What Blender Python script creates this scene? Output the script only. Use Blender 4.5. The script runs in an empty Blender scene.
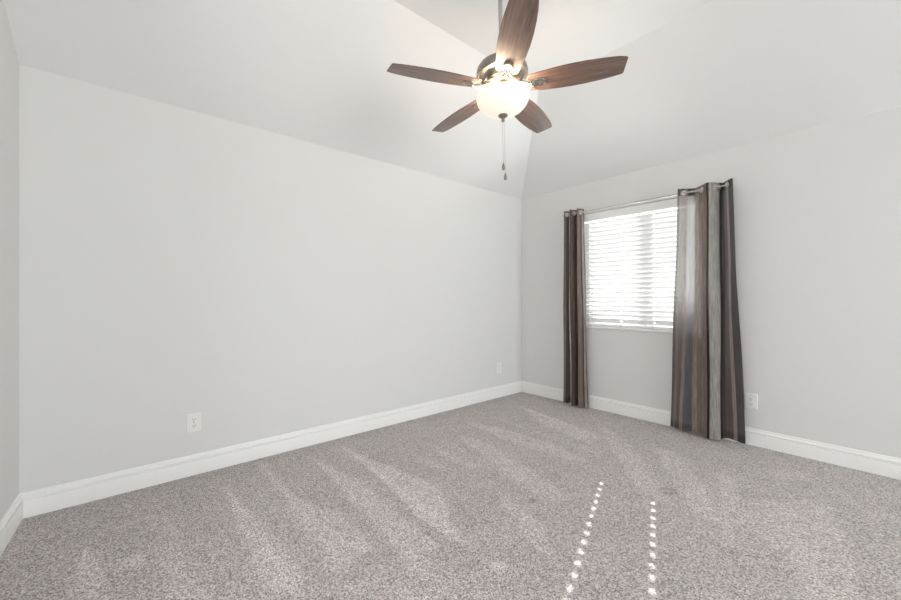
import bpy, bmesh, math, random
from mathutils import Vector, Matrix
random.seed(7)
SC = bpy.context.scene
COL = SC.collection

# ------------------------------------------------------------------ camera, sky, sun, lights, exposure
YAW, CAM_H, FPX = 49.0, 1.185, 382.0
cam_d = bpy.data.cameras.new('camera')
cam = bpy.data.objects.new('camera', cam_d); COL.objects.link(cam)
cam.location = (0, 0, CAM_H)
cam.rotation_euler = (math.radians(90), 0, math.radians(YAW))
cam_d.sensor_width = 36; cam_d.lens = FPX / 901 * 36
cam_d.shift_y = -2 / 901
cam_d.clip_start = 0.02
SC.camera = cam

world = bpy.data.worlds.new('sky'); SC.world = world; world.use_nodes = True
wb = world.node_tree.nodes['Background']
wb.inputs[0].default_value = (0.86, 0.93, 1.0, 1); wb.inputs[1].default_value = 0.9

sd = bpy.data.lights.new('sun', 'SUN'); sun = bpy.data.objects.new('sun', sd); COL.objects.link(sun)
sd.energy = 13; sd.angle = math.radians(0.36); sd.color = (1, 0.96, 0.9)
EL = math.radians(29.4)
sdir = Vector((0.3536 * math.cos(EL), -0.9354 * math.cos(EL), -math.sin(EL)))
sun.rotation_euler = sdir.to_track_quat('-Z', 'Y').to_euler()

def area(name, loc, target, sx, sy, power, color):
    d = bpy.data.lights.new(name, 'AREA'); o = bpy.data.objects.new(name, d); COL.objects.link(o)
    d.shape = 'RECTANGLE'; d.size = sx; d.size_y = sy; d.energy = power; d.color = color
    o.location = loc
    o.rotation_euler = (Vector(target) - Vector(loc)).to_track_quat('-Z', 'Y').to_euler()
    return o
# added unseen lamp outside, aimed up through the slats of the blind
area('outside_fill_lamp', (-1.6, 5.3, -0.1), (-1.6, 3.9, 1.45), 3.0, 1.4, 235, (1.0, 0.99, 0.98))
# added fill lamps, unseen: beyond the right wall, and inside the rear wall
area('side_fill_lamp', (4.65, 2.2, 1.3), (-3.0, 0.8, 1.2), 3.0, 1.6, 130, (0.985, 0.99, 1.0))
area('rear_fill_lamp', (-0.55, -1.70, 1.2), (-1.6, 2.0, 1.2), 1.6, 2.0, 27, (0.985, 0.99, 1.0))

vs = SC.view_settings
vs.view_transform = 'Standard'; vs.look = 'None'; vs.gamma = 1; vs.use_curve_mapping = False
vs.exposure = 0.56
cy = SC.cycles
cy.use_denoising = True
cy.max_bounces = 10; cy.diffuse_bounces = 7; cy.glossy_bounces = 4; cy.transmission_bounces = 6
cy.transparent_max_bounces = 12; cy.sample_clamp_indirect = 6

# ------------------------------------------------------------------ helpers
def mat(name, color, rough=0.6, metal=0.0, bump=None, **kw):
    m = bpy.data.materials.new(name); m.use_nodes = True
    nt = m.node_tree; b = nt.nodes['Principled BSDF']
    b.inputs['Base Color'].default_value = (*color, 1)
    b.inputs['Roughness'].default_value = rough; b.inputs['Metallic'].default_value = metal
    for k, v in kw.items(): b.inputs[k.replace('_', ' ')].default_value = v
    if bump:
        tc = nt.nodes.new('ShaderNodeTexCoord'); n = nt.nodes.new('ShaderNodeTexNoise')
        n.inputs['Scale'].default_value = bump[0]; n.inputs['Detail'].default_value = 4
        bp = nt.nodes.new('ShaderNodeBump'); bp.inputs['Strength'].default_value = bump[1]
        bp.inputs['Distance'].default_value = bump[2]
        nt.links.new(tc.outputs['Object'], n.inputs['Vector'])
        nt.links.new(n.outputs['Fac'], bp.inputs['Height']); nt.links.new(bp.outputs['Normal'], b.inputs['Normal'])
    return m

def add_box(bm, x0, x1, y0, y1, z0, z1):
    v = [bm.verts.new(p) for p in ((x0,y0,z0),(x1,y0,z0),(x1,y1,z0),(x0,y1,z0),(x0,y0,z1),(x1,y0,z1),(x1,y1,z1),(x0,y1,z1))]
    for f in ((3,2,1,0),(4,5,6,7),(0,1,5,4),(1,2,6,5),(2,3,7,6),(3,0,4,7)): bm.faces.new([v[i] for i in f])
    return v

def add_lathe(bm, prof, seg=48, M=None, cap=True):
    """profile = list of (radius, z); spun round Z; M an optional matrix"""
    M = M or Matrix.Identity(4); rings = []
    for r, z in prof:
        if r < 1e-6: rings.append([bm.verts.new(M @ Vector((0, 0, z)))])
        else: rings.append([bm.verts.new(M @ Vector((r*math.cos(2*math.pi*k/seg), r*math.sin(2*math.pi*k/seg), z))) for k in range(seg)])
    for a, b in zip(rings, rings[1:]):
        for k in range(seg):
            q = (k+1) % seg
            if len(a) == 1 and len(b) == 1: continue
            if len(a) == 1: bm.faces.new((a[0], b[q], b[k]))
            elif len(b) == 1: bm.faces.new((a[k], a[q], b[0]))
            else: bm.faces.new((a[k], a[q], b[q], b[k]))
    if cap:
        for r in (rings[0], rings[-1]):
            if len(r) > 2: bm.faces.new(r)

def add_tube(bm, pts, rad, seg=10, closed=False):
    pts = [Vector(p) for p in pts]; n = len(pts); rings = []
    up = Vector((0, 0, 1))
    for i, p in enumerate(pts):
        if closed: t = pts[(i+1) % n] - pts[i-1]
        else: t = pts[min(i+1, n-1)] - pts[max(i-1, 0)]
        t.normalize()
        s = t.cross(up)
        if s.length < 1e-3: s = t.cross(Vector((1, 0, 0)))
        s.normalize(); w = s.cross(t)
        r = rad[i] if isinstance(rad, (list, tuple)) else rad
        rings.append([bm.verts.new(p + r*(math.cos(2*math.pi*k/seg)*s + math.sin(2*math.pi*k/seg)*w)) for k in range(seg)])
    for i in range(n if closed else n-1):
        a, b = rings[i], rings[(i+1) % n]
        for k in range(seg): bm.faces.new((a[k], a[(k+1) % seg], b[(k+1) % seg], b[k]))
    if not closed:
        bm.faces.new(rings[0]); bm.faces.new(list(reversed(rings[-1])))

def add_torus(bm, c, axis, R, r, seg=28, s2=10):
    axis = Vector(axis).normalized(); q = axis.to_track_quat('Z', 'Y').to_matrix()
    V = [[None]*s2 for _ in range(seg)]
    for i in range(seg):
        a = 2*math.pi*i/seg
        for j in range(s2):
            b = 2*math.pi*j/s2
            p = Vector(((R + r*math.cos(b))*math.cos(a), (R + r*math.cos(b))*math.sin(a), r*math.sin(b)))
            V[i][j] = bm.verts.new(Vector(c) + q @ p)
    for i in range(seg):
        for j in range(s2):
            bm.faces.new((V[i][j], V[(i+1) % seg][j], V[(i+1) % seg][(j+1) % s2], V[i][(j+1) % s2]))

def obj(name, bm, m, parent=None, smooth=False, bevel=0.0, angle=40):
    bmesh.ops.recalc_face_normals(bm, faces=bm.faces[:])
    me = bpy.data.meshes.new(name); bm.to_mesh(me); bm.free()
    if m: me.materials.append(m)
    if smooth:
        for p in me.polygons: p.use_smooth = True
        me.set_sharp_from_angle(angle=math.radians(angle))
    o = bpy.data.objects.new(name, me); COL.objects.link(o)
    if parent: o.parent = parent
    if bevel:
        md = o.modifiers.new('bevel', 'BEVEL'); md.width = bevel; md.segments = 2; md.limit_method = 'ANGLE'
    return o

def struct(name, bm, m, parent=None, **k):
    o = obj(name, bm, m, parent, **k)
    if parent is None: o['kind'] = 'structure'
    return o

def thing(name, label, cat, loc=(0, 0, 0), rot=(0, 0, 0), group=None):
    o = bpy.data.objects.new(name, None); COL.objects.link(o)
    o.empty_display_size = 0.05
    o.location = loc; o.rotation_euler = rot; o['label'] = label; o['category'] = cat
    if group: o['group'] = group
    return o

def dup(root, loc, rotz, label):
    r = root.copy(); COL.objects.link(r); r.location = loc; r.rotation_euler = (0, 0, rotz); r['label'] = label
    for ch in list(root.children):
        c = ch.copy(); COL.objects.link(c); c.parent = r
        for g in list(ch.children):
            d = g.copy(); COL.objects.link(d); d.parent = c
    return r

# ------------------------------------------------------------------ materials
M_WALL = mat('wall_paint', (0.735, 0.733, 0.723), 0.75, bump=(140, 0.12, 0.002))
M_CEIL = mat('ceiling_paint', (0.80, 0.80, 0.80), 0.85, bump=(120, 0.15, 0.002))
M_TRIM = mat('trim_paint', (0.89, 0.885, 0.875), 0.35)
M_VINYL = mat('window_vinyl', (0.86, 0.87, 0.88), 0.35)
M_PLASTIC = mat('outlet_plastic', (0.84, 0.835, 0.82), 0.3)
M_DARK = mat('dark_slot', (0.03, 0.028, 0.026), 0.6)
M_NICKEL = mat('brushed_nickel', (0.48, 0.45, 0.41), 0.2, 1.0)
M_NICKEL_DK = mat('pewter_nickel', (0.33, 0.305, 0.28), 0.28, 1.0)
M_ROD = mat('rod_nickel', (0.55, 0.53, 0.51), 0.3, 1.0)
M_CORD = mat('white_cord', (0.8, 0.8, 0.8), 0.8)
M_GROUND = mat('outside_ground', (0.17, 0.18, 0.16), 0.95, bump=(6, 0.5, 0.03))

def mat_glass():
    m = bpy.data.materials.new('window_glass'); m.use_nodes = True; nt = m.node_tree; nt.nodes.clear()
    o = nt.nodes.new('ShaderNodeOutputMaterial'); t = nt.nodes.new('ShaderNodeBsdfTransparent')
    g = nt.nodes.new('ShaderNodeBsdfGlossy'); g.inputs['Roughness'].default_value = 0.02
    t.inputs[0].default_value = (0.95, 0.97, 0.96, 1)
    mx = nt.nodes.new('ShaderNodeMixShader'); mx.inputs[0].default_value = 0.06
    nt.links.new(t.outputs[0], mx.inputs[1]); nt.links.new(g.outputs[0], mx.inputs[2]); nt.links.new(mx.outputs[0], o.inputs[0])
    return m
M_GLASS = mat_glass()

def mat_translucent(name, color, tcolor, fac):
    m = bpy.data.materials.new(name); m.use_nodes = True; nt = m.node_tree; nt.nodes.clear()
    o = nt.nodes.new('ShaderNodeOutputMaterial'); d = nt.nodes.new('ShaderNodeBsdfDiffuse'); t = nt.nodes.new('ShaderNodeBsdfTranslucent')
    d.inputs[0].default_value = (*color, 1); t.inputs[0].default_value = (*tcolor, 1)
    mx = nt.nodes.new('ShaderNodeMixShader'); mx.inputs[0].default_value = fac
    nt.links.new(d.outputs[0], mx.inputs[1]); nt.links.new(t.outputs[0], mx.inputs[2]); nt.links.new(mx.outputs[0], o.inputs[0])
    return m
M_SLAT = mat_translucent('blind_slat', (0.90, 0.90, 0.91), (0.92, 0.93, 0.95), 0.07)

def mat_bowl():
    m = bpy.data.materials.new('frosted_bowl_glass'); m.use_nodes = True; nt = m.node_tree; nt.nodes.clear()
    o = nt.nodes.new('ShaderNodeOutputMaterial'); d = nt.nodes.new('ShaderNodeBsdfDiffuse'); t = nt.nodes.new('ShaderNodeBsdfTranslucent')
    gl = nt.nodes.new('ShaderNodeBsdfGlossy'); gl.inputs['Roughness'].default_value = 0.25
    e = nt.nodes.new('ShaderNodeEmission'); e.inputs[0].default_value = (1.0, 0.88, 0.72, 1); e.inputs[1].default_value = 0.28
    d.inputs[0].default_value = (0.9, 0.86, 0.80, 1); t.inputs[0].default_value = (0.95, 0.88, 0.78, 1)
    a = nt.nodes.new('ShaderNodeMixShader'); a.inputs[0].default_value = 0.03
    b = nt.nodes.new('ShaderNodeMixShader'); b.inputs[0].default_value = 0.05; c = nt.nodes.new('ShaderNodeAddShader')
    L = nt.links.new
    L(d.outputs[0], a.inputs[1]); L(t.outputs[0], a.inputs[2]); L(a.outputs[0], b.inputs[1]); L(gl.outputs[0], b.inputs[2])
    L(b.outputs[0], c.inputs[0]); L(e.outputs[0], c.inputs[1]); L(c.outputs[0], o.inputs[0])
    return m
M_BOWL = mat_bowl()

def mat_wood():
    m = bpy.data.materials.new('walnut_blade'); m.use_nodes = True; nt = m.node_tree; b = nt.nodes['Principled BSDF']
    tc = nt.nodes.new('ShaderNodeTexCoord'); mp = nt.nodes.new('ShaderNodeMapping'); mp.inputs['Scale'].default_value = (2.2, 38, 38)
    n = nt.nodes.new('ShaderNodeTexNoise'); n.inputs['Scale'].default_value = 2.0; n.inputs['Detail'].default_value = 6; n.inputs['Roughness'].default_value = 0.65
    r = nt.nodes.new('ShaderNodeValToRGB'); r.color_ramp.elements[0].position = 0.3; r.color_ramp.elements[1].position = 0.72
    r.color_ramp.elements[0].color = (0.085, 0.050, 0.040, 1); r.color_ramp.elements[1].color = (0.26, 0.160, 0.122, 1)
    L = nt.links.new
    L(tc.outputs['Object'], mp.inputs[0]); L(mp.outputs[0], n.inputs['Vector']); L(n.outputs['Fac'], r.inputs[0]); L(r.outputs[0], b.inputs['Base Color'])
    b.inputs['Roughness'].default_value = 0.38; b.inputs['Coat Weight'].default_value = 0.35; b.inputs['Coat Roughness'].default_value = 0.3
    return m
M_WOOD = mat_wood()

def mat_carpet():
    m = bpy.data.materials.new('carpet'); m.use_nodes = True; nt = m.node_tree; b = nt.nodes['Principled BSDF']
    b.inputs['Roughness'].default_value = 1.0; b.inputs['Specular IOR Level'].default_value = 0.0
    b.inputs['Sheen Weight'].default_value = 0.15; b.inputs['Sheen Roughness'].default_value = 0.6
    tc = nt.nodes.new('ShaderNodeTexCoord')
    def noise(s, d, rg=0.6):
        n = nt.nodes.new('ShaderNodeTexNoise'); n.inputs['Scale'].default_value = s; n.inputs['Detail'].default_value = d
        n.inputs['Roughness'].default_value = rg; nt.links.new(tc.outputs['Object'], n.inputs['Vector']); return n
    def ramp(src, p0, c0, p1, c1):
        r = nt.nodes.new('ShaderNodeValToRGB'); e = r.color_ramp.elements
        e[0].position = p0; e[0].color = (*c0, 1); e[1].position = p1; e[1].color = (*c1, 1)
        nt.links.new(src, r.inputs[0]); return r
    vo = nt.nodes.new('ShaderNodeTexVoronoi'); vo.inputs['Scale'].default_value = 215; nt.links.new(tc.outputs['Object'], vo.inputs['Vector'])
    sep = nt.nodes.new('ShaderNodeSeparateColor'); nt.links.new(vo.outputs['Color'], sep.inputs[0])
    tuft_b = noise(260, 3, 0.7)
    tuft = nt.nodes.new('ShaderNodeMix'); tuft.data_type = 'FLOAT'; tuft.inputs[0].default_value = 0.60
    nt.links.new(sep.outputs[0], tuft.inputs[2]); nt.links.new(tuft_b.outputs['Fac'], tuft.inputs[3])
    r1 = ramp(tuft.outputs[0], 0.29, (0.155, 0.134, 0.130), 0.71, (0.80, 0.742, 0.722))
    big = noise(5, 4); r2 = ramp(big.outputs['Fac'], 0.3, (0.95,)*3, 0.7, (1.04,)*3)
    at = nt.nodes.new('ShaderNodeAttribute'); at.attribute_name = 'pile'
    def mul(a, c):
        x = nt.nodes.new('ShaderNodeMix'); x.data_type = 'RGBA'; x.blend_type = 'MULTIPLY'; x.inputs[0].default_value = 1
        nt.links.new(a, x.inputs[6]); nt.links.new(c, x.inputs[7]); return x.outputs[2]
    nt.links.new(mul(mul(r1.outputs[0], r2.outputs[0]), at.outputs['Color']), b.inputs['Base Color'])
    bp = nt.nodes.new('ShaderNodeBump'); bp.inputs['Strength'].default_value = 0.25; bp.inputs['Distance'].default_value = 0.004
    nt.links.new(tuft.outputs[0], bp.inputs['Height']); nt.links.new(bp.outputs['Normal'], b.inputs['Normal'])
    return m
M_CARPET = mat_carpet()

# ------------------------------------------------------------------ room shell
XL, XR, YB, YR = -3.068, 4.40, 3.86, -1.80     # left wall, right wall, window wall, rear wall
H, HF, PITCH = 2.44, 3.095, 0.67
RUN = (HF - H) / PITCH
T = 0.14
# window opening in the window wall
WX0, WX1, WZ0, WZ1 = -2.235, -1.03, 0.885, 2.105
WT = 0.22

def fpt(px, py):
    """point of the carpet seen at a place in the photograph (used for the vacuum tracks)"""
    d = CAM_H * FPX / (py - 298.0); l = (px - 450.5) / FPX * d
    a = math.radians(YAW); F = (-math.sin(a), math.cos(a)); R = (math.cos(a), math.sin(a))
    return (d*F[0] + l*R[0], d*F[1] + l*R[1])

# carpet: one fine grid, with the direction of the pile (vacuum tracks, dents) stored per vertex
def inpoly(x, y, P):
    c = False; j = len(P) - 1
    for i in range(len(P)):
        xi, yi = P[i]; xj, yj = P[j]
        if (yi > y) != (yj > y) and x < (xj-xi)*(y-yi)/(yj-yi) + xi: c = not c
        j = i
    return c
def segd(x, y, a, b):
    dx, dy = b[0]-a[0], b[1]-a[1]; t = max(0, min(1, ((x-a[0])*dx + (y-a[1])*dy)/(dx*dx+dy*dy+1e-9)))
    return math.hypot(x-a[0]-t*dx, y-a[1]-t*dy)
TRACKS = [  # polygons (photo places) of brushed-back, lighter pile and how much lighter
    ([(226,490),(262,520),(305,575),(300,592),(262,590),(240,535)], .16),
    ([(262,466),(300,500),(345,515),(372,548),(340,570),(322,545),(290,500)], .16),
    ([(313,459),(360,480),(400,515),(442,548),(408,560),(385,530),(345,490)], .17),
    ([(345,449),(400,470),(440,487),(448,510),(458,542),(420,520),(385,482)], .20),
    ([(455,434),(480,440),(520,462),(575,500),(540,500),(500,468)], .12),
    ([(430,444),(452,452),(482,466),(468,468),(440,455)], .12),
    ([(408,452),(428,458),(450,470),(432,468)], .10),
    ([(495,488),(512,497),(545,530),(558,565),(530,545),(508,508)], .13),
    ([(462,420),(500,428),(560,446),(590,462),(560,458),(500,438)], .14),
    ([(518,405),(560,420),(600,438),(590,444),(545,425)], .16),
    ([(600,425),(625,440),(655,475),(668,505),(640,490),(615,455)], .12),
    ([(652,445),(680,455),(705,490),(725,525),(695,515),(672,480)], .13),
    ([(718,470),(735,480),(742,520),(728,545),(722,500)], .12),
    ([(745,500),(830,500),(850,560),(860,600),(805,600),(790,560),(740,520)], .12),
    ([(762,468),(800,472),(815,482),(780,480)], .10),
    ([(85,545),(100,555),(108,600),(70,600),(76,570)], .15),
    ([(150,515),(165,540),(215,600),(170,600),(160,560)], .10),
    ([(115,560),(145,552),(150,566),(118,572)], .18),
    ([(380,560),(440,560),(520,600),(380,600),(340,590)], .05),
]
TRACKS = [([fpt(*p) for p in P], a) for P, a in TRACKS]
BOX = [(min(p[0] for p in P)-.1, max(p[0] for p in P)+.1, min(p[1] for p in P)-.1, max(p[1] for p in P)+.1) for P, a in TRACKS]
LINES = [([fpt(226,488), fpt(300,600)], .12), ([fpt(262,464), fpt(350,590)], .12), ([fpt(313,457), fpt(440,590)], .12), ([fpt(345,448), fpt(470,545)], .14),
         ([fpt(155,500), fpt(185,560)], .07), ([fpt(440,440), fpt(520,480)], .08), ([fpt(480,412), fpt(600,455)], .10), ([fpt(520,406), fpt(610,440)], .10)]
SPOTS = [(fpt(528,441), .022, -.45), (fpt(533,500.5), .018, -.45), (fpt(344,505), .015, -.3), (fpt(500,567), .030, .45), (fpt(527,518), .018, .25), (fpt(425,597), .02, .2)]
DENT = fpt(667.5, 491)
bm = bmesh.new(); layer = bm.loops.layers.float_color.new('pile')
X0, X1, Y0, Y1 = XL, XR, YR, YB
fine = 0.0165
nx, ny = int((X1-X0)/fine), int((Y1-Y0)/fine)
from mathutils import noise as mnoise
vals = {}; grid = []
for i in range(nx+1):
    row = []
    for j in range(ny+1):
        x = X0 + (X1-X0)*i/nx; y = Y0 + (Y1-Y0)*j/ny
        row.append(bm.verts.new((x, y, 0)))
        v = 0.97
        wob = 0.02*mnoise.noise(Vector((x*6, y*6, 0)))
        for (P, a), B in zip(TRACKS, BOX):
            if B[0] < x < B[1] and B[2] < y < B[3]:
                d = min(segd(x, y, P[k], P[k-1]) for k in range(len(P)))
                s = d if inpoly(x+wob, y+wob, P) else -d
                v += 1.15*a * max(0, min(1, 0.5 + s/0.020))
        for (A, Bq), a in LINES:
            d = segd(x+wob, y, A, Bq)
            v += a*math.exp(-(d/0.026)**2)
        v += 0.03*mnoise.noise(Vector((x*2.3, y*2.3, 3)))
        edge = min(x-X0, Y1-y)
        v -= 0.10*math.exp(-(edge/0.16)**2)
        for c, r, a in SPOTS:
            d = math.hypot(x-c[0], y-c[1]); v += a*math.exp(-(d/r)**2)
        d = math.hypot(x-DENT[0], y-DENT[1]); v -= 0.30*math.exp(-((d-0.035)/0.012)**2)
        vals[(i, j)] = v
    grid.append(row)
for i in range(nx):
    for j in range(ny):
        f = bm.faces.new((grid[i][j], grid[i+1][j], grid[i+1][j+1], grid[i][j+1]))
        for lp, k in zip(f.loops, ((i, j), (i+1, j), (i+1, j+1), (i, j+1))):
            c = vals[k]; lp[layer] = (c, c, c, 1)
struct('floor', bm, M_CARPET)

# walls
bm = bmesh.new(); add_box(bm, XL-T, XL, YR-T, YB+WT, -0.05, H+0.1); struct('wall_left', bm, M_WALL)
bm = bmesh.new()
add_box(bm, XL, WX0, YB, YB+WT, -0.05, H+0.1); add_box(bm, WX1, XR, YB, YB+WT, -0.05, H+0.1)
add_box(bm, WX0, WX1, YB, YB+WT, -0.05, WZ0-0.02); add_box(bm, WX0, WX1, YB, YB+WT, WZ1, H+0.1)
struct('wall_back', bm, M_WALL)
# near wall on the left, very slightly out of square with the room
C0 = Vector((XL, -0.402, 0)); cdir = Vector((0.998, -0.057, 0)).normalized(); cn = Vector((-cdir.y, cdir.x, 0))
CL = 1.55
bm = bmesh.new()
a0 = C0 - cdir*0.02; a1 = C0 + cdir*CL
vv = [bm.verts.new((p.x, p.y, z)) for z in (-0.05, HF+0.05) for p in (a0, a1, a1 - cn*0.12, a0 - cn*0.12)]
for f in ((0,1,2,3),(7,6,5,4),(0,4,5,1),(1,5,6,2),(2,6,7,3),(3,7,4,0)): bm.faces.new([vv[i] for i in f])
struct('wall_near', bm, M_WALL)
bm = bmesh.new(); add_box(bm, a1.x-0.12, a1.x, YR, a1.y-0.12, -0.05, HF+0.05); struct('wall_entry', bm, M_WALL)
# right wall with an unseen opening, added to let the side lamp in
RW = (0.7, 3.7, 0.5, 2.2)
bm = bmesh.new()
add_box(bm, XR, XR+T, YR-T, RW[0], -0.05, HF+0.1); add_box(bm, XR, XR+T, RW[1], YB+WT, -0.05, HF+0.1)
add_box(bm, XR, XR+T, RW[0], RW[1], -0.05, RW[2]); add_box(bm, XR, XR+T, RW[0], RW[1], RW[3], HF+0.1)
struct('wall_right', bm, M_WALL)
bm = bmesh.new(); add_box(bm, XL, XR, YR-T, YR, -0.05, HF+0.1); struct('wall_rear', bm, M_WALL)
# ceiling: two sloped sides meeting in a hip, then flat
bm = bmesh.new()
def slab(pts, t=0.1):
    lo = [bm.verts.new(p) for p in pts]; hi = [bm.verts.new((p[0], p[1], p[2]+t)) for p in pts]
    bm.faces.new(lo); bm.faces.new(hi[::-1])
    for k in range(len(pts)):
        q = (k+1) % len(pts); bm.faces.new((lo[k], hi[k], hi[q], lo[q]))
e = 0.05
slab([(XL-e, YR-e, H-e*PITCH), (XL+RUN, YR-e, HF), (XL+RUN, YB-RUN, HF), (XL-e, YB+e, H-e*PITCH)])
slab([(XL-e, YB+e, H-e*PITCH), (XL+RUN, YB-RUN, HF), (XR+e, YB-RUN, HF), (XR+e, YB+e, H-e*PITCH)])
slab([(XL+RUN, YR-e, HF), (XR+e, YR-e, HF), (XR+e, YB-RUN, HF), (XL+RUN, YB-RUN, HF)])
struct('ceiling', bm, M_CEIL)

# baseboards: stepped and rounded profile run along each wall
PROF = [(0, 0), (0.016, 0), (0.016, 0.090), (0.0155, 0.092), (0.0060, 0.094), (0.0060, 0.099), (0.0140, 0.101), (0.0150, 0.106), (0.0140, 0.112), (0.0085, 0.117), (0.0060, 0.119), (0.0060, 0.127), (0.0045, 0.133), (0, 0.135)]
def baseboard(name, p0, p1, n, cut0=0, cut1=0):
    """n = inward normal; cut = +1 mitre into an inside corner"""
    bm = bmesh.new(); p0, p1, n = Vector(p0), Vector(p1), Vector(n); d = (p1-p0).normalized()
    A = [bm.verts.new(p0 + n*x + d*x*cut0 + Vector((0, 0, z))) for x, z in PROF]
    B = [bm.verts.new(p1 + n*x - d*x*cut1 + Vector((0, 0, z))) for x, z in PROF]
    for k in range(len(PROF)-1): bm.faces.new((A[k], B[k], B[k+1], A[k+1]))
    bm.faces.new(A); bm.faces.new(B[::-1]); struct(name, bm, M_TRIM, smooth=True, angle=25)
baseboard('baseboard_left', (XL, C0.y, 0), (XL, YB, 0), (1, 0, 0), 1, 1)
baseboard('baseboard_back', (XL, YB, 0), (XR, YB, 0), (0, -1, 0), 1, 1)
baseboard('baseboard_near', tuple(C0), tuple(a1), tuple(cn), 1, 0)
baseboard('baseboard_right', (XR, YR, 0), (XR, YB, 0), (-1, 0, 0), 1, 1)
baseboard('baseboard_rear', (a1.x, YR, 0), (XR, YR, 0), (0, 1, 0), 0, 1)

# window in the back wall: vinyl slider, drywall return, painted sill
w = bpy.data.objects.new('window_1', None); COL.objects.link(w); w['kind'] = 'structure'
w.location = ((WX0+WX1)/2, YB+0.11, WZ0)
def rel(bm, o):
    for v in bm.verts: v.co -= o.location
def wpart(name, boxes, m, bevel=0.002):
    bm = bmesh.new()
    for b in boxes: add_box(bm, *b)
    rel(bm, w); return obj(name, bm, m, w, bevel=bevel)
fy0, fy1, fw = YB+0.095, YB+0.155, 0.045
wpart('window_frame', [(WX0, WX0+fw, fy0, fy1, WZ0, WZ1), (WX1-fw, WX1, fy0, fy1, WZ0, WZ1),
                       (WX0+fw, WX1-fw, fy0, fy1, WZ0, WZ0+fw), (WX0+fw, WX1-fw, fy0, fy1, WZ1-fw, WZ1)], M_VINYL)
MX = -1.605
wpart('meeting_rail', [(MX-0.028, MX+0.028, fy0-0.005, fy1-0.01, WZ0+fw, WZ1-fw)], M_VINYL)
for x0, x1 in ((WX0+fw, MX-0.028), (MX+0.028, WX1-fw)):
    s = 0.03; z0, z1 = WZ0+fw, WZ1-fw
    sa = wpart('sash', [(x0, x0+s, fy0+.01, fy1-.015, z0, z1), (x1-s, x1, fy0+.01, fy1-.015, z0, z1),
                   (x0+s, x1-s, fy0+.01, fy1-.015, z0, z0+s), (x0+s, x1-s, fy0+.01, fy1-.015, z1-s, z1)], M_VINYL)
    g = wpart('window_pane', [(x0+s, x1-s, fy0+.025, fy0+.029, z0+s, z1-s)], M_GLASS, 0)
bm = bmesh.new(); add_box(bm, WX0+.001, WX1-.001, YB, YB+0.10, WZ0-0.022, WZ0); add_box(bm, WX0-.012, WX1+.012, YB-0.020, YB, WZ0-0.022, WZ0)

rel(bm, w); obj('window_sill', bm, M_TRIM, w, bevel=0.003)
# made-up side window, out of view, added for the fill light
w2 = bpy.data.objects.new('added_side_window', None); COL.objects.link(w2); w2['kind'] = 'structure'
bm = bmesh.new(); a, b, c, d = RW
for q in ((a, a+.05, c, d), (b-.05, b, c, d), (a+.05, b-.05, c, c+.05), (a+.05, b-.05, d-.05, d), ((a+b)/2-.03, (a+b)/2+.03, c+.05, d-.05)):
    add_box(bm, XR+.04, XR+.09, q[0], q[1], q[2], q[3])
obj('window_frame', bm, M_VINYL, w2)
bm = bmesh.new(); add_box(bm, XR+.062, XR+.066, a+.05, b-.05, c+.05, d-.05); obj('window_pane', bm, M_GLASS, w2)

# ground outside the window
bm = bmesh.new(); add_box(bm, -12, 10, YB+WT+.02, 22, -0.45, -0.35); struct('ground', bm, M_GROUND)

# ------------------------------------------------------------------ blind in the window
BY = YB + 0.038
blind = thing('window_blind', 'white slatted blind lowered and tilted shut in the window recess', 'blind', ((WX0+WX1)/2, BY, WZ1))
def bpart(name, bm, m, **k):
    rel(bm, blind); return obj(name, bm, m, blind, **k)
bm = bmesh.new(); add_box(bm, WX0+.006, WX1-.006, BY-.022, BY+.026, WZ1-.045, WZ1-.002); bpart('headrail', bm, M_TRIM)
bm = bmesh.new(); add_box(bm, WX0+.004, WX1-.004, BY-.034, BY-.026, WZ1-.085, WZ1-.004); bpart('valance', bm, M_TRIM, bevel=.002)
LAD = (-2.15, -1.805, -1.490, -1.125)
SP = 0.047; Z0 = 0.945; NS = 23
TILT = math.radians(62)          # room-side edge up
bm = bmesh.new()
xs = [WX0+.010]
for lx in LAD: xs += [lx-.0115, lx+.0115]
xs.append(WX1-.010)
cross = [(-.025, -.0015), (-.016, 0.0), (-.0072, .0012), (.0072, .0012), (.016, 0), (.025, -.0015)]
for s in range(NS):
    zc = Z0 + s*SP
    dt = random.uniform(-.02, .02)
    ct, st = math.cos(TILT+dt), math.sin(TILT+dt)
    for side in (0, 1):
        V = []
        for x in xs:
            col = []
            for a_, h_ in cross:
                hh = h_ + (0.0024 if side else 0)
                # a_ runs along the slat from the room edge (-) to the outer edge (+)
                col.append(bm.verts.new((x, BY + a_*ct + hh*st, zc - a_*st + hh*ct)))
            V.append(col)
        for i in range(len(xs)-1):
            for k in range(5):
                if i % 2 == 1 and k == 2: continue      # cord hole
                bm.faces.new((V[i][k], V[i+1][k], V[i+1][k+1], V[i][k+1]))
        if side == 0: low = V
        else:
            for k in (0, 5):
                for i in range(len(xs)-1): bm.faces.new((low[i][k], low[i+1][k], V[i+1][k], V[i][k]))
            for i in (0, len(xs)-1):
                for k in range(5): bm.faces.new((low[i][k], low[i][k+1], V[i][k+1], V[i][k]))
bpart('slats', bm, M_SLAT)
bm = bmesh.new(); add_box(bm, WX0+.010, WX1-.010, BY-.024, BY+.024, WZ0+.004, WZ0+.022); bpart('bottom_rail', bm, M_TRIM, bevel=.003)
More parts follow.
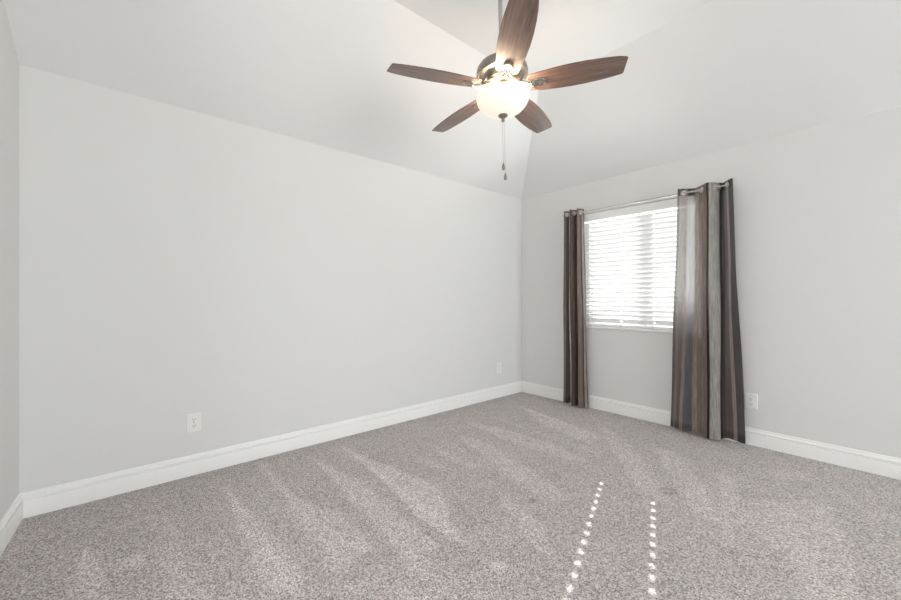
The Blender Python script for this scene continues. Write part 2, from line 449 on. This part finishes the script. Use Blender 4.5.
for lx in LAD:
    bm = bmesh.new()
    for yo in (-.0275, .0275):
        for xo in (-.011, .011): add_tube(bm, [(lx+xo, BY+yo*.62, WZ0+.02), (lx+xo, BY+yo*.62, WZ1-.05)], .0007, 5)
    bpart('ladder_cord', bm, M_CORD)
    bm = bmesh.new(); add_lathe(bm, [(0, -.012), (.007, -.011), (.008, -.004), (.006, .006), (0, .007)], 14, Matrix.Translation((lx, BY-.030, WZ0+.022)))
    bpart('cord_button', bm, M_CORD, smooth=True)
bm = bmesh.new(); add_tube(bm, [(WX0+.085, BY-.030, WZ1-.06), (WX0+.085, BY-.032, WZ0+.45)], .004, 8); bpart('tilt_wand', bm, M_VINYL, smooth=True)

# ------------------------------------------------------------------ curtain rod
RZ, RY = 2.112, YB - 0.085
rod = thing('curtain_rod', 'slim nickel curtain rod across the top of the window', 'curtain rod', (-1.63, RY, RZ))
def rpart(name, bm, **k):
    rel(bm, rod); return obj(name, bm, M_ROD, rod, smooth=True, **k)
bm = bmesh.new(); add_tube(bm, [(-2.395, RY, RZ), (-1.62, RY, RZ)], .0055, 16); add_tube(bm, [(-1.63, RY, RZ), (-.868, RY, RZ)], .0075, 16); rpart('rod', bm)
for x, sg in ((-2.395, -1), (-.868, 1)):
    bm = bmesh.new(); add_lathe(bm, [(0, 0), (.0095, 0), (.0105, .004), (.0105, .012), (.008, .016), (0, .017)], 20,
                                Matrix.Translation((x, RY, RZ)) @ Matrix.Rotation(sg*math.pi/2, 4, 'Y'))
    rpart('end_cap', bm)
for x in (-2.33, -.93):
    bm = bmesh.new(); add_box(bm, x-.010, x+.010, YB-.006, YB-.0005, RZ-.035, RZ+.03)
    add_tube(bm, [(x, YB-.004, RZ-.012), (x, RY+.012, RZ-.016), (x, RY, RZ-.012)], .005, 10)
    add_torus(bm, (x, RY, RZ), (1, 0, 0), .0115, .0030, 20, 6)
    rpart('bracket', bm)

# ------------------------------------------------------------------ curtains
def mat_curtain():
    m = bpy.data.materials.new('striped_sheer_fabric'); m.use_nodes = True; nt = m.node_tree; nt.nodes.clear(); L = nt.links.new
    o = nt.nodes.new('ShaderNodeOutputMaterial'); at = nt.nodes.new('ShaderNodeAttribute'); at.attribute_name = 'weave'
    uv = nt.nodes.new('ShaderNodeUVMap'); uv.uv_map = 'cloth'
    mp = nt.nodes.new('ShaderNodeMapping'); mp.inputs['Scale'].default_value = (170, 7, 1)
    n = nt.nodes.new('ShaderNodeTexNoise'); n.inputs['Scale'].default_value = 1.0; n.inputs['Detail'].default_value = 5; n.inputs['Roughness'].default_value = .7
    L(uv.outputs[0], mp.inputs[0]); L(mp.outputs[0], n.inputs['Vector'])
    r = nt.nodes.new('ShaderNodeValToRGB'); r.color_ramp.elements[0].position = .3; r.color_ramp.elements[1].position = .7
    r.color_ramp.elements[0].color = (.42, .41, .40, 1); r.color_ramp.elements[1].color = (1.65, 1.62, 1.58, 1)
    L(n.outputs['Fac'], r.inputs[0])
    mx = nt.nodes.new('ShaderNodeMix'); mx.data_type = 'RGBA'; mx.blend_type = 'MULTIPLY'; mx.inputs[0].default_value = 1
    L(at.outputs['Color'], mx.inputs[6]); L(r.outputs[0], mx.inputs[7])
    d = nt.nodes.new('ShaderNodeBsdfDiffuse'); t = nt.nodes.new('ShaderNodeBsdfTranslucent'); tr = nt.nodes.new('ShaderNodeBsdfTransparent')
    L(mx.outputs[2], d.inputs[0])
    # light that passes the threads keeps the tint of the yarn but is paler
    pale = nt.nodes.new('ShaderNodeMix'); pale.data_type = 'RGBA'; pale.inputs[0].default_value = .5; pale.inputs[7].default_value = (.75, .74, .74, 1)
    L(mx.outputs[2], pale.inputs[6]); L(pale.outputs[2], t.inputs[0])
    tr.inputs[0].default_value = (.95, .95, .97, 1)
    a = nt.nodes.new('ShaderNodeMixShader'); b = nt.nodes.new('ShaderNodeMixShader'); b.inputs[0].default_value = .96
    sh = nt.nodes.new('ShaderNodeMapRange'); sh.inputs[1].default_value = 1.0; sh.inputs[2].default_value = .70; sh.inputs[3].default_value = .06; sh.inputs[4].default_value = .68
    L(at.outputs['Alpha'], sh.inputs[0]); L(sh.outputs[0], a.inputs[0])
    L(d.outputs[0], a.inputs[1]); L(t.outputs[0], a.inputs[2]); L(tr.outputs[0], b.inputs[1]); L(a.outputs[0], b.inputs[2]); L(b.outputs[0], o.inputs[0])
    return m
M_CURT = mat_curtain()

def smoothpath(P, n):
    """Catmull-Rom through control points, resampled to n points by arc length; returns points and control fractions"""
    Q = [P[0]] + P + [P[-1]]; out = []; ctrl = []
    for i in range(1, len(Q)-2):
        ctrl.append(len(out))
        for k in range(32):
            t = k/32
            out.append(tuple(0.5*((2*Q[i][c]) + (-Q[i-1][c]+Q[i+1][c])*t + (2*Q[i-1][c]-5*Q[i][c]+4*Q[i+1][c]-Q[i+2][c])*t*t + (-Q[i-1][c]+3*Q[i][c]-3*Q[i+1][c]+Q[i+2][c])*t**3) for c in range(2)))
    ctrl.append(len(out)); out.append(P[-1])
    return out, ctrl

def make_curtain(root, top, bot, stripes, z1, z0, side):
    """top/bot: matching control points (x,y) of the folded cloth at rod height and hem; stripes: (fraction of control index, colour)"""
    pt, ctrl = smoothpath(top, 0); pb, _ = smoothpath(bot, 0)
    n = len(pt); G = [.0013*k for k in range(36)]; G += [G[-1] + (1-G[-1])*(k+1)/50 for k in range(50)]; NZ = len(G)-1
    arcT = [0]
    for i in range(1, n): arcT.append(arcT[-1] + math.hypot(pt[i][0]-pt[i-1][0], pt[i][1]-pt[i-1][1]))
    holes = [arcT[k*32] for k in range(1, len(top)-1, 2)]
    arc = [0]
    for i in range(1, n): arc.append(arc[-1] + math.hypot(pb[i][0]-pb[i-1][0], pb[i][1]-pb[i-1][1]))
    bm = bmesh.new(); cl = bm.verts.layers.float_color.new('weave'); uvl = bm.loops.layers.uv.new('cloth'); V = []; UV = {}
    def colour(ci):
        c = stripes[0][1]
        for s, col in stripes:
            if ci >= s: c = col
        return c
    for j in range(NZ+1):
        g = G[j]; z = z1 + (z0-z1)*g; row = []
        for i in range(n):
            e_ = g**1.15
            x = pt[i][0]*(1-e_) + pb[i][0]*e_; y = pt[i][1]*(1-e_) + pb[i][1]*e_
            wv = 0.004*math.sin(9*g + i*.055)*min(1, g*3)
            x += wv; y += 0.004*math.sin(7*g + i*.085 + side)*min(1, g*3)
            dz = 0
            if j == NZ: dz = 0.004*math.sin(i*.1)
            v = bm.verts.new((x, y, z+dz)); ci = i/32
            c = colour(ci); al = c[3]
            if g < 0.030 or g > 0.965: al = 1.0       # doubled cloth at the header and hem
            v[cl] = (c[0], c[1], c[2], al); UV[v] = (arc[i]+side, g*2.1); row.append(v)
        V.append(row)
    for j in range(NZ):
        for i in range(n-1):
            zc = (V[j][i].co.z + V[j+1][i].co.z)/2; ac = (arcT[i]+arcT[i+1])/2
            if any(math.hypot(zc-RZ, ac-h) < .0195 for h in holes): continue
            f = bm.faces.new((V[j][i], V[j][i+1], V[j+1][i+1], V[j+1][i]))
            for lp in f.loops: lp[uvl].uv = UV[lp.vert]
    rel(bm, root)
    o = obj('fabric', bm, M_CURT, root, smooth=True, angle=180)
    return o

DK = (.046, .036, .033, .95); DB = (.078, .058, .050, .90); BR = (.19, .145, .125, .94); TAN = (.27, .225, .19, .94)
GY = (.275, .265, .255, .96); BG = (.085, .085, .088, .72); PK = (.24, .19, .175, .9); WH = (.50, .49, .475, .95); CREASE = (.018, .015, .014, .99)  # last colour: shade of the fold creases, painted as near-black stripes

ZT, ZB = 2.152, 0.022
yf, yb_ = RY-.055, RY+.050
# right-hand curtain
cr = thing('curtain', 'wide brown and grey striped grommet curtain on the right side of the window', 'curtain', (-1.05, RY, ZT), group='striped curtains')
topR = [(-1.235, yf+.02), (-1.195, RY), (-1.13, yb_), (-1.060, RY), (-1.000, yf), (-.955, RY), (-.918, yb_), (-.880, RY), (-.830, yf+.01)]
botR = [(-1.305, RY-.01), (-1.235, RY-.02), (-1.14, RY-.015), (-1.060, RY-.04), (-.985, yf-.03), (-.925, yf-.01), (-.90, RY+.02), (-.83, RY+.02), (-.750, RY-.005)]
DS = (.085, .064, .056, .80); strR = [(0, DK), (.15, DB), (.4, DS), (.55, PK), (.65, DS), (1.12, PK), (1.38, BG), (2.15, TAN), (2.6, BR), (3.2, PK), (3.3, BR), (3.8, CREASE), (4.12, GY), (5.45, CREASE), (5.8, DK), (6.2, DB), (6.85, PK), (7.2, DK)]
make_curtain(cr, topR, botR, strR, ZT, ZB, 0)
def grommet(root, x, yy, axis):
    bm = bmesh.new(); add_torus(bm, (x, RY, RZ), axis, .0215, .0048, 30, 8); rel(bm, root)
    obj('grommet', bm, M_ROD, root, smooth=True)
for k in (1, 3, 5, 7):
    p, q = Vector(topR[k-1]), Vector(topR[k+1]); t = (q-p).normalized(); grommet(cr, topR[k][0], 0, (-t.y, t.x, 0))
# left-hand curtain, pushed together
cl_ = thing('curtain', 'narrow bunched brown striped grommet curtain on the left side of the window', 'curtain', (-2.28, RY, ZT), group='striped curtains')
topL = [(-2.385, yf+.03), (-2.365, RY), (-2.345, yb_), (-2.325, RY), (-2.300, yf), (-2.275, RY), (-2.255, yb_), (-2.235, RY), (-2.215, yf+.01), (-2.195, RY), (-2.180, yb_-.01)]
botL = [(-2.395, yf+.03), (-2.372, RY), (-2.340, yb_), (-2.312, RY), (-2.275, yf-.01), (-2.248, RY), (-2.230, yb_), (-2.205, RY-.01), (-2.178, yf-.015), (-2.150, RY-.01), (-2.118, yb_-.03)]
strL = [(0, DB), (.2, BR), (.9, DK), (2.8, DK), (3.1, BR), (3.5, DB), (3.72, WH), (4.12, DB), (4.4, BR), (4.9, DB), (5.3, DK), (6, CREASE), (6.6, DB), (7.2, BR), (7.7, DB), (8.0, PK), (8.15, BR), (8.9, DK), (9.2, GY), (9.75, DB)]
make_curtain(cl_, topL, botL, strL, ZT, ZB-.008, 3)
for k in (1, 3, 5, 7, 9):
    p, q = Vector(topL[k-1]), Vector(topL[k+1]); t = (q-p).normalized(); grommet(cl_, topL[k][0], 0, (-t.y, t.x, 0))

# ------------------------------------------------------------------ power outlets (local: plate faces +Y, centre at origin)
def make_outlet(loc, rz, label):
    t = thing('power_outlet', label, 'outlet', loc, (0, 0, rz), 'wall outlets')
    bm = bmesh.new(); add_box(bm, -.041, .041, 0, .0065, -.0625, .0625); obj('cover_plate', bm, M_PLASTIC, t, bevel=.0035)
    for s in (-1, 1):
        bm = bmesh.new()
        add_lathe(bm, [(0, .0), (.0172, .0), (.0172, .003), (.0165, .0036), (0, .0036)], 28,
                  Matrix.Translation((0, .0060, s*.0205)) @ Matrix.Diagonal((1, 1, .84, 1)) @ Matrix.Rotation(-math.pi/2, 4, 'X'))
        so = obj('socket', bm, M_PLASTIC, t, smooth=True, angle=30)
        bm = bmesh.new(); z = s*.0205
        add_box(bm, -.0085, -.0060, .0094, .0100, z-.001, z+.0075); add_box(bm, .0060, .0085, .0094, .0100, z-.001, z+.0065)
        add_lathe(bm, [(0, 0), (.0028, 0), (.0028, .0006), (0, .0006)], 14, Matrix.Translation((0, .0094, z-.0085)) @ Matrix.Rotation(-math.pi/2, 4, 'X'))
        obj('slots', bm, M_DARK, so)
    bm = bmesh.new(); add_lathe(bm, [(0, 0), (.0035, 0), (.003, .0012), (0, .0015)], 16, Matrix.Translation((0, .0064, 0)) @ Matrix.Rotation(-math.pi/2, 4, 'X'))
    obj('screw', bm, M_NICKEL, t)
    return t
o1 = make_outlet((XL, .382, .350), -math.pi/2, 'white duplex outlet low on the long wall, nearest the viewer')
dup(o1, (XL, 3.432, .352), -math.pi/2, 'white outlet low on the long wall close to the far room corner')
dup(o1, (-.735, YB, .352), math.pi, 'white duplex outlet on the window wall, just right of the wide curtain')

# ------------------------------------------------------------------ ceiling fan
FX, FY = -1.472, 1.677
ZBL = CAM_H + 1.208               # height of the blade plane
a = math.radians(YAW); Fv = Vector((-math.sin(a), math.cos(a), 0)); Rv = Vector((math.cos(a), math.sin(a), 0))
nrm = (Vector((0, 0, 1)) + 0.0252*Fv - 0.0205*Rv).normalized()
tilt = Vector((0, 0, 1)).rotation_difference(nrm).to_euler()
fan = thing('ceiling_fan', 'five-blade wooden ceiling fan with nickel motor and lit glass bowl', 'ceiling fan', (FX, FY, ZBL), tilt)
# everything below is local: z = 0 is the blade plane
bm = bmesh.new(); add_lathe(bm, [(0, .702), (.068, .702), (.072, .69), (.066, .66), (.045, .63), (.018, .615), (0, .615)], 40); obj('canopy', bm, M_NICKEL, fan, smooth=True)
bm = bmesh.new(); add_lathe(bm, [(0, .64), (.0125, .64), (.0125, .20), (0, .20)], 20); obj('downrod', bm, M_ROD, fan, smooth=True)
bm = bmesh.new(); add_lathe(bm, [(0, .245), (.020, .245), (.024, .235), (.030, .205), (.050, .185), (0, .18)], 32); obj('rod_collar', bm, M_NICKEL, fan, smooth=True)
bm = bmesh.new(); add_lathe(bm, [(0, .165), (.060, .163), (.105, .150), (.132, .134), (.144, .116), (.148, .100), (.148, .078), (.144, .072), (.138, .072),
                                 (.132, .078), (.112, .074), (.108, .060), (.100, .050), (0, .048)], 64); obj('motor_housing', bm, M_NICKEL_DK, fan, smooth=True, angle=50)
bm = bmesh.new(); add_lathe(bm, [(0, .05), (.085, .05), (.090, .044), (.090, .020), (.084, .014), (0, .014)], 48); obj('flywheel', bm, M_NICKEL, fan, smooth=True)
bm = bmesh.new(); add_lathe(bm, [(0, .016), (.060, .016), (.066, .010), (.066, -.020), (.072, -.026), (.074, -.034), (.062, -.040), (0, -.040)], 48); obj('switch_housing', bm, M_NICKEL, fan, smooth=True)
# bulbs' holder and bowl
bowl_prof_out = [(.147, -.042), (.151, -.047), (.1515, -.056), (.148, -.072), (.138, -.092), (.118, -.114), (.090, -.133), (.060, -.145), (.030, -.152), (.006, -.154)]
bowl_prof_in = [(.006, -.150), (.030, -.148), (.059, -.141), (.088, -.129), (.115, -.110), (.134, -.090), (.144, -.071), (.1475, -.056), (.147, -.050), (.144, -.044), (.147, -.042)]
bm = bmesh.new(); add_lathe(bm, bowl_prof_out + bowl_prof_in, 64, cap=False); obj('glass_bowl', bm, M_BOWL, fan, smooth=True, angle=70)
bm = bmesh.new()
add_lathe(bm, [(0, -.036), (.005, -.036), (.005, -.150), (0, -.150)], 12)
obj('centre_stem', bm, M_NICKEL, fan, smooth=True)
for k in range(3):
    bm = bmesh.new(); M = Matrix.Rotation(2*math.pi*k/3 + .5, 4, 'Z') @ Matrix.Translation((.060, 0, -.032)) @ Matrix.Rotation(math.radians(118), 4, 'Y')
    add_lathe(bm, [(0, 0), (.014, 0), (.014, .022), (0, .022)], 16, M); so = obj('bulb_socket', bm, M_NICKEL, fan, smooth=True)
bm = bmesh.new(); add_lathe(bm, [(0, -.146), (.010, -.149), (.026, -.151), (.028, -.156), (.024, -.162), (.013, -.168), (.009, -.176), (.011, -.182), (.008, -.190), (0, -.193)], 32)
obj('finial', bm, M_NICKEL_DK, fan, smooth=True)
def chain(x, y, z0, z1, fob):
    bm = bmesh.new(); z = z0; 
    add_tube(bm, [(x, y, z0), (x, y, z1)], .0007, 6)
    while z > z1:
        bmesh.ops.create_icosphere(bm, subdivisions=1, radius=.0016, matrix=Matrix.Translation((x, y, z))); z -= .0052
    c = obj('pull_chain', bm, M_ROD, fan, smooth=True)
    bm = bmesh.new(); add_lathe(bm, [(0, z1+.003), (.003, z1), (.004, z1-.006), (.008, z1-.018), (.0105, z1-.028), (.009, z1-.037), (.004, z1-.043), (0, z1-.044)], 18, Matrix.Translation((x, y, 0)))
    obj('fob', bm, M_NICKEL_DK, c, smooth=True)
rx = Rv.x; ry = Rv.y
chain(-.004*rx, -.004*ry, -.188, -.430, 0)
chain(.006*rx, .006*ry, -.188, -.487, 1)

# blades and brackets; blade along local +X
def blade_outline():
    top = [(.150, .052), (.165, .060), (.21, .067), (.30, .0765), (.38, .080), (.46, .079), (.54, .0735), (.60, .0665), (.645, .058), (.650, .050)]
    botm = [(.662, -.044), (.657, -.052), (.62, -.064), (.54, -.0735), (.46, -.079), (.38, -.080), (.30, -.0765), (.21, -.067), (.165, -.060), (.150, -.052)]
    return top + botm
for k, t in enumerate((-36, 36, 108, 180, 252)):
    ang = math.radians(90 + YAW - (t - 0.6))
    B = Matrix.Rotation(ang, 4, 'Z') @ Matrix.Translation((0, 0, .004)) @ Matrix.Rotation(math.radians(-12), 4, 'X')
    bm = bmesh.new(); pts = blade_outline()
    lo = [bm.verts.new((x, y, 0)) for x, y in pts]; hi = [bm.verts.new((x, y, .006)) for x, y in pts]
    bm.faces.new(lo[::-1]); bm.faces.new(hi)
    for i in range(len(pts)):
        q = (i+1) % len(pts); bm.faces.new((lo[i], lo[q], hi[q], hi[i]))
    bl = obj('blade', bm, M_WOOD, fan, bevel=.0018); bl.matrix_local = B
    # bracket: curved twin arms from the flywheel to an oval medallion under the blade
    bm = bmesh.new()
    for s in (-1, 1):
        add_tube(bm, [(.075, s*.014, .030), (.098, s*.024, .010), (.120, s*.030, -.010), (.150, s*.026, -.014), (.180, s*.014, -.008)], [.008, .0075, .007, .007, .006], 10)
    add_tube(bm, [(.070, 0, .034), (.100, 0, .016), (.130, 0, -.004), (.170, 0, -.008)], [.010, .009, .008, .007], 10)
    add_lathe(bm, [(0, -.0005), (.036, -.0005), (.037, -.004), (.033, -.009), (.026, -.010), (.022, -.007), (.0, -.006)], 32, Matrix.Translation((.200, 0, 0)) @ Matrix.Diagonal((1.25, .82, 1, 1)))
    br = obj('blade_bracket', bm, M_NICKEL, fan, smooth=True, angle=50); br.matrix_local = B
    bm = bmesh.new()
    for x, y in ((.186, 0), (.214, .008), (.214, -.008)):
        add_lathe(bm, [(0, -.0055), (.0042, -.0055), (.0042, -.008), (0, -.0092)], 12, Matrix.Translation((x, y, 0)))
    obj('screws', bm, M_NICKEL_DK, br, smooth=True)

# bulbs inside the bowl
for k in range(3):
    d = bpy.data.lights.new('fan_bulb', 'POINT'); d.energy = 5.8; d.color = (1.0, 0.78, 0.55); d.shadow_soft_size = .045
    o = bpy.data.objects.new('fan_bulb', d); COL.objects.link(o)
    an = 2*math.pi*k/3 + .5
    o.location = (FX + .095*math.cos(an), FY + .095*math.sin(an), ZBL - .066)
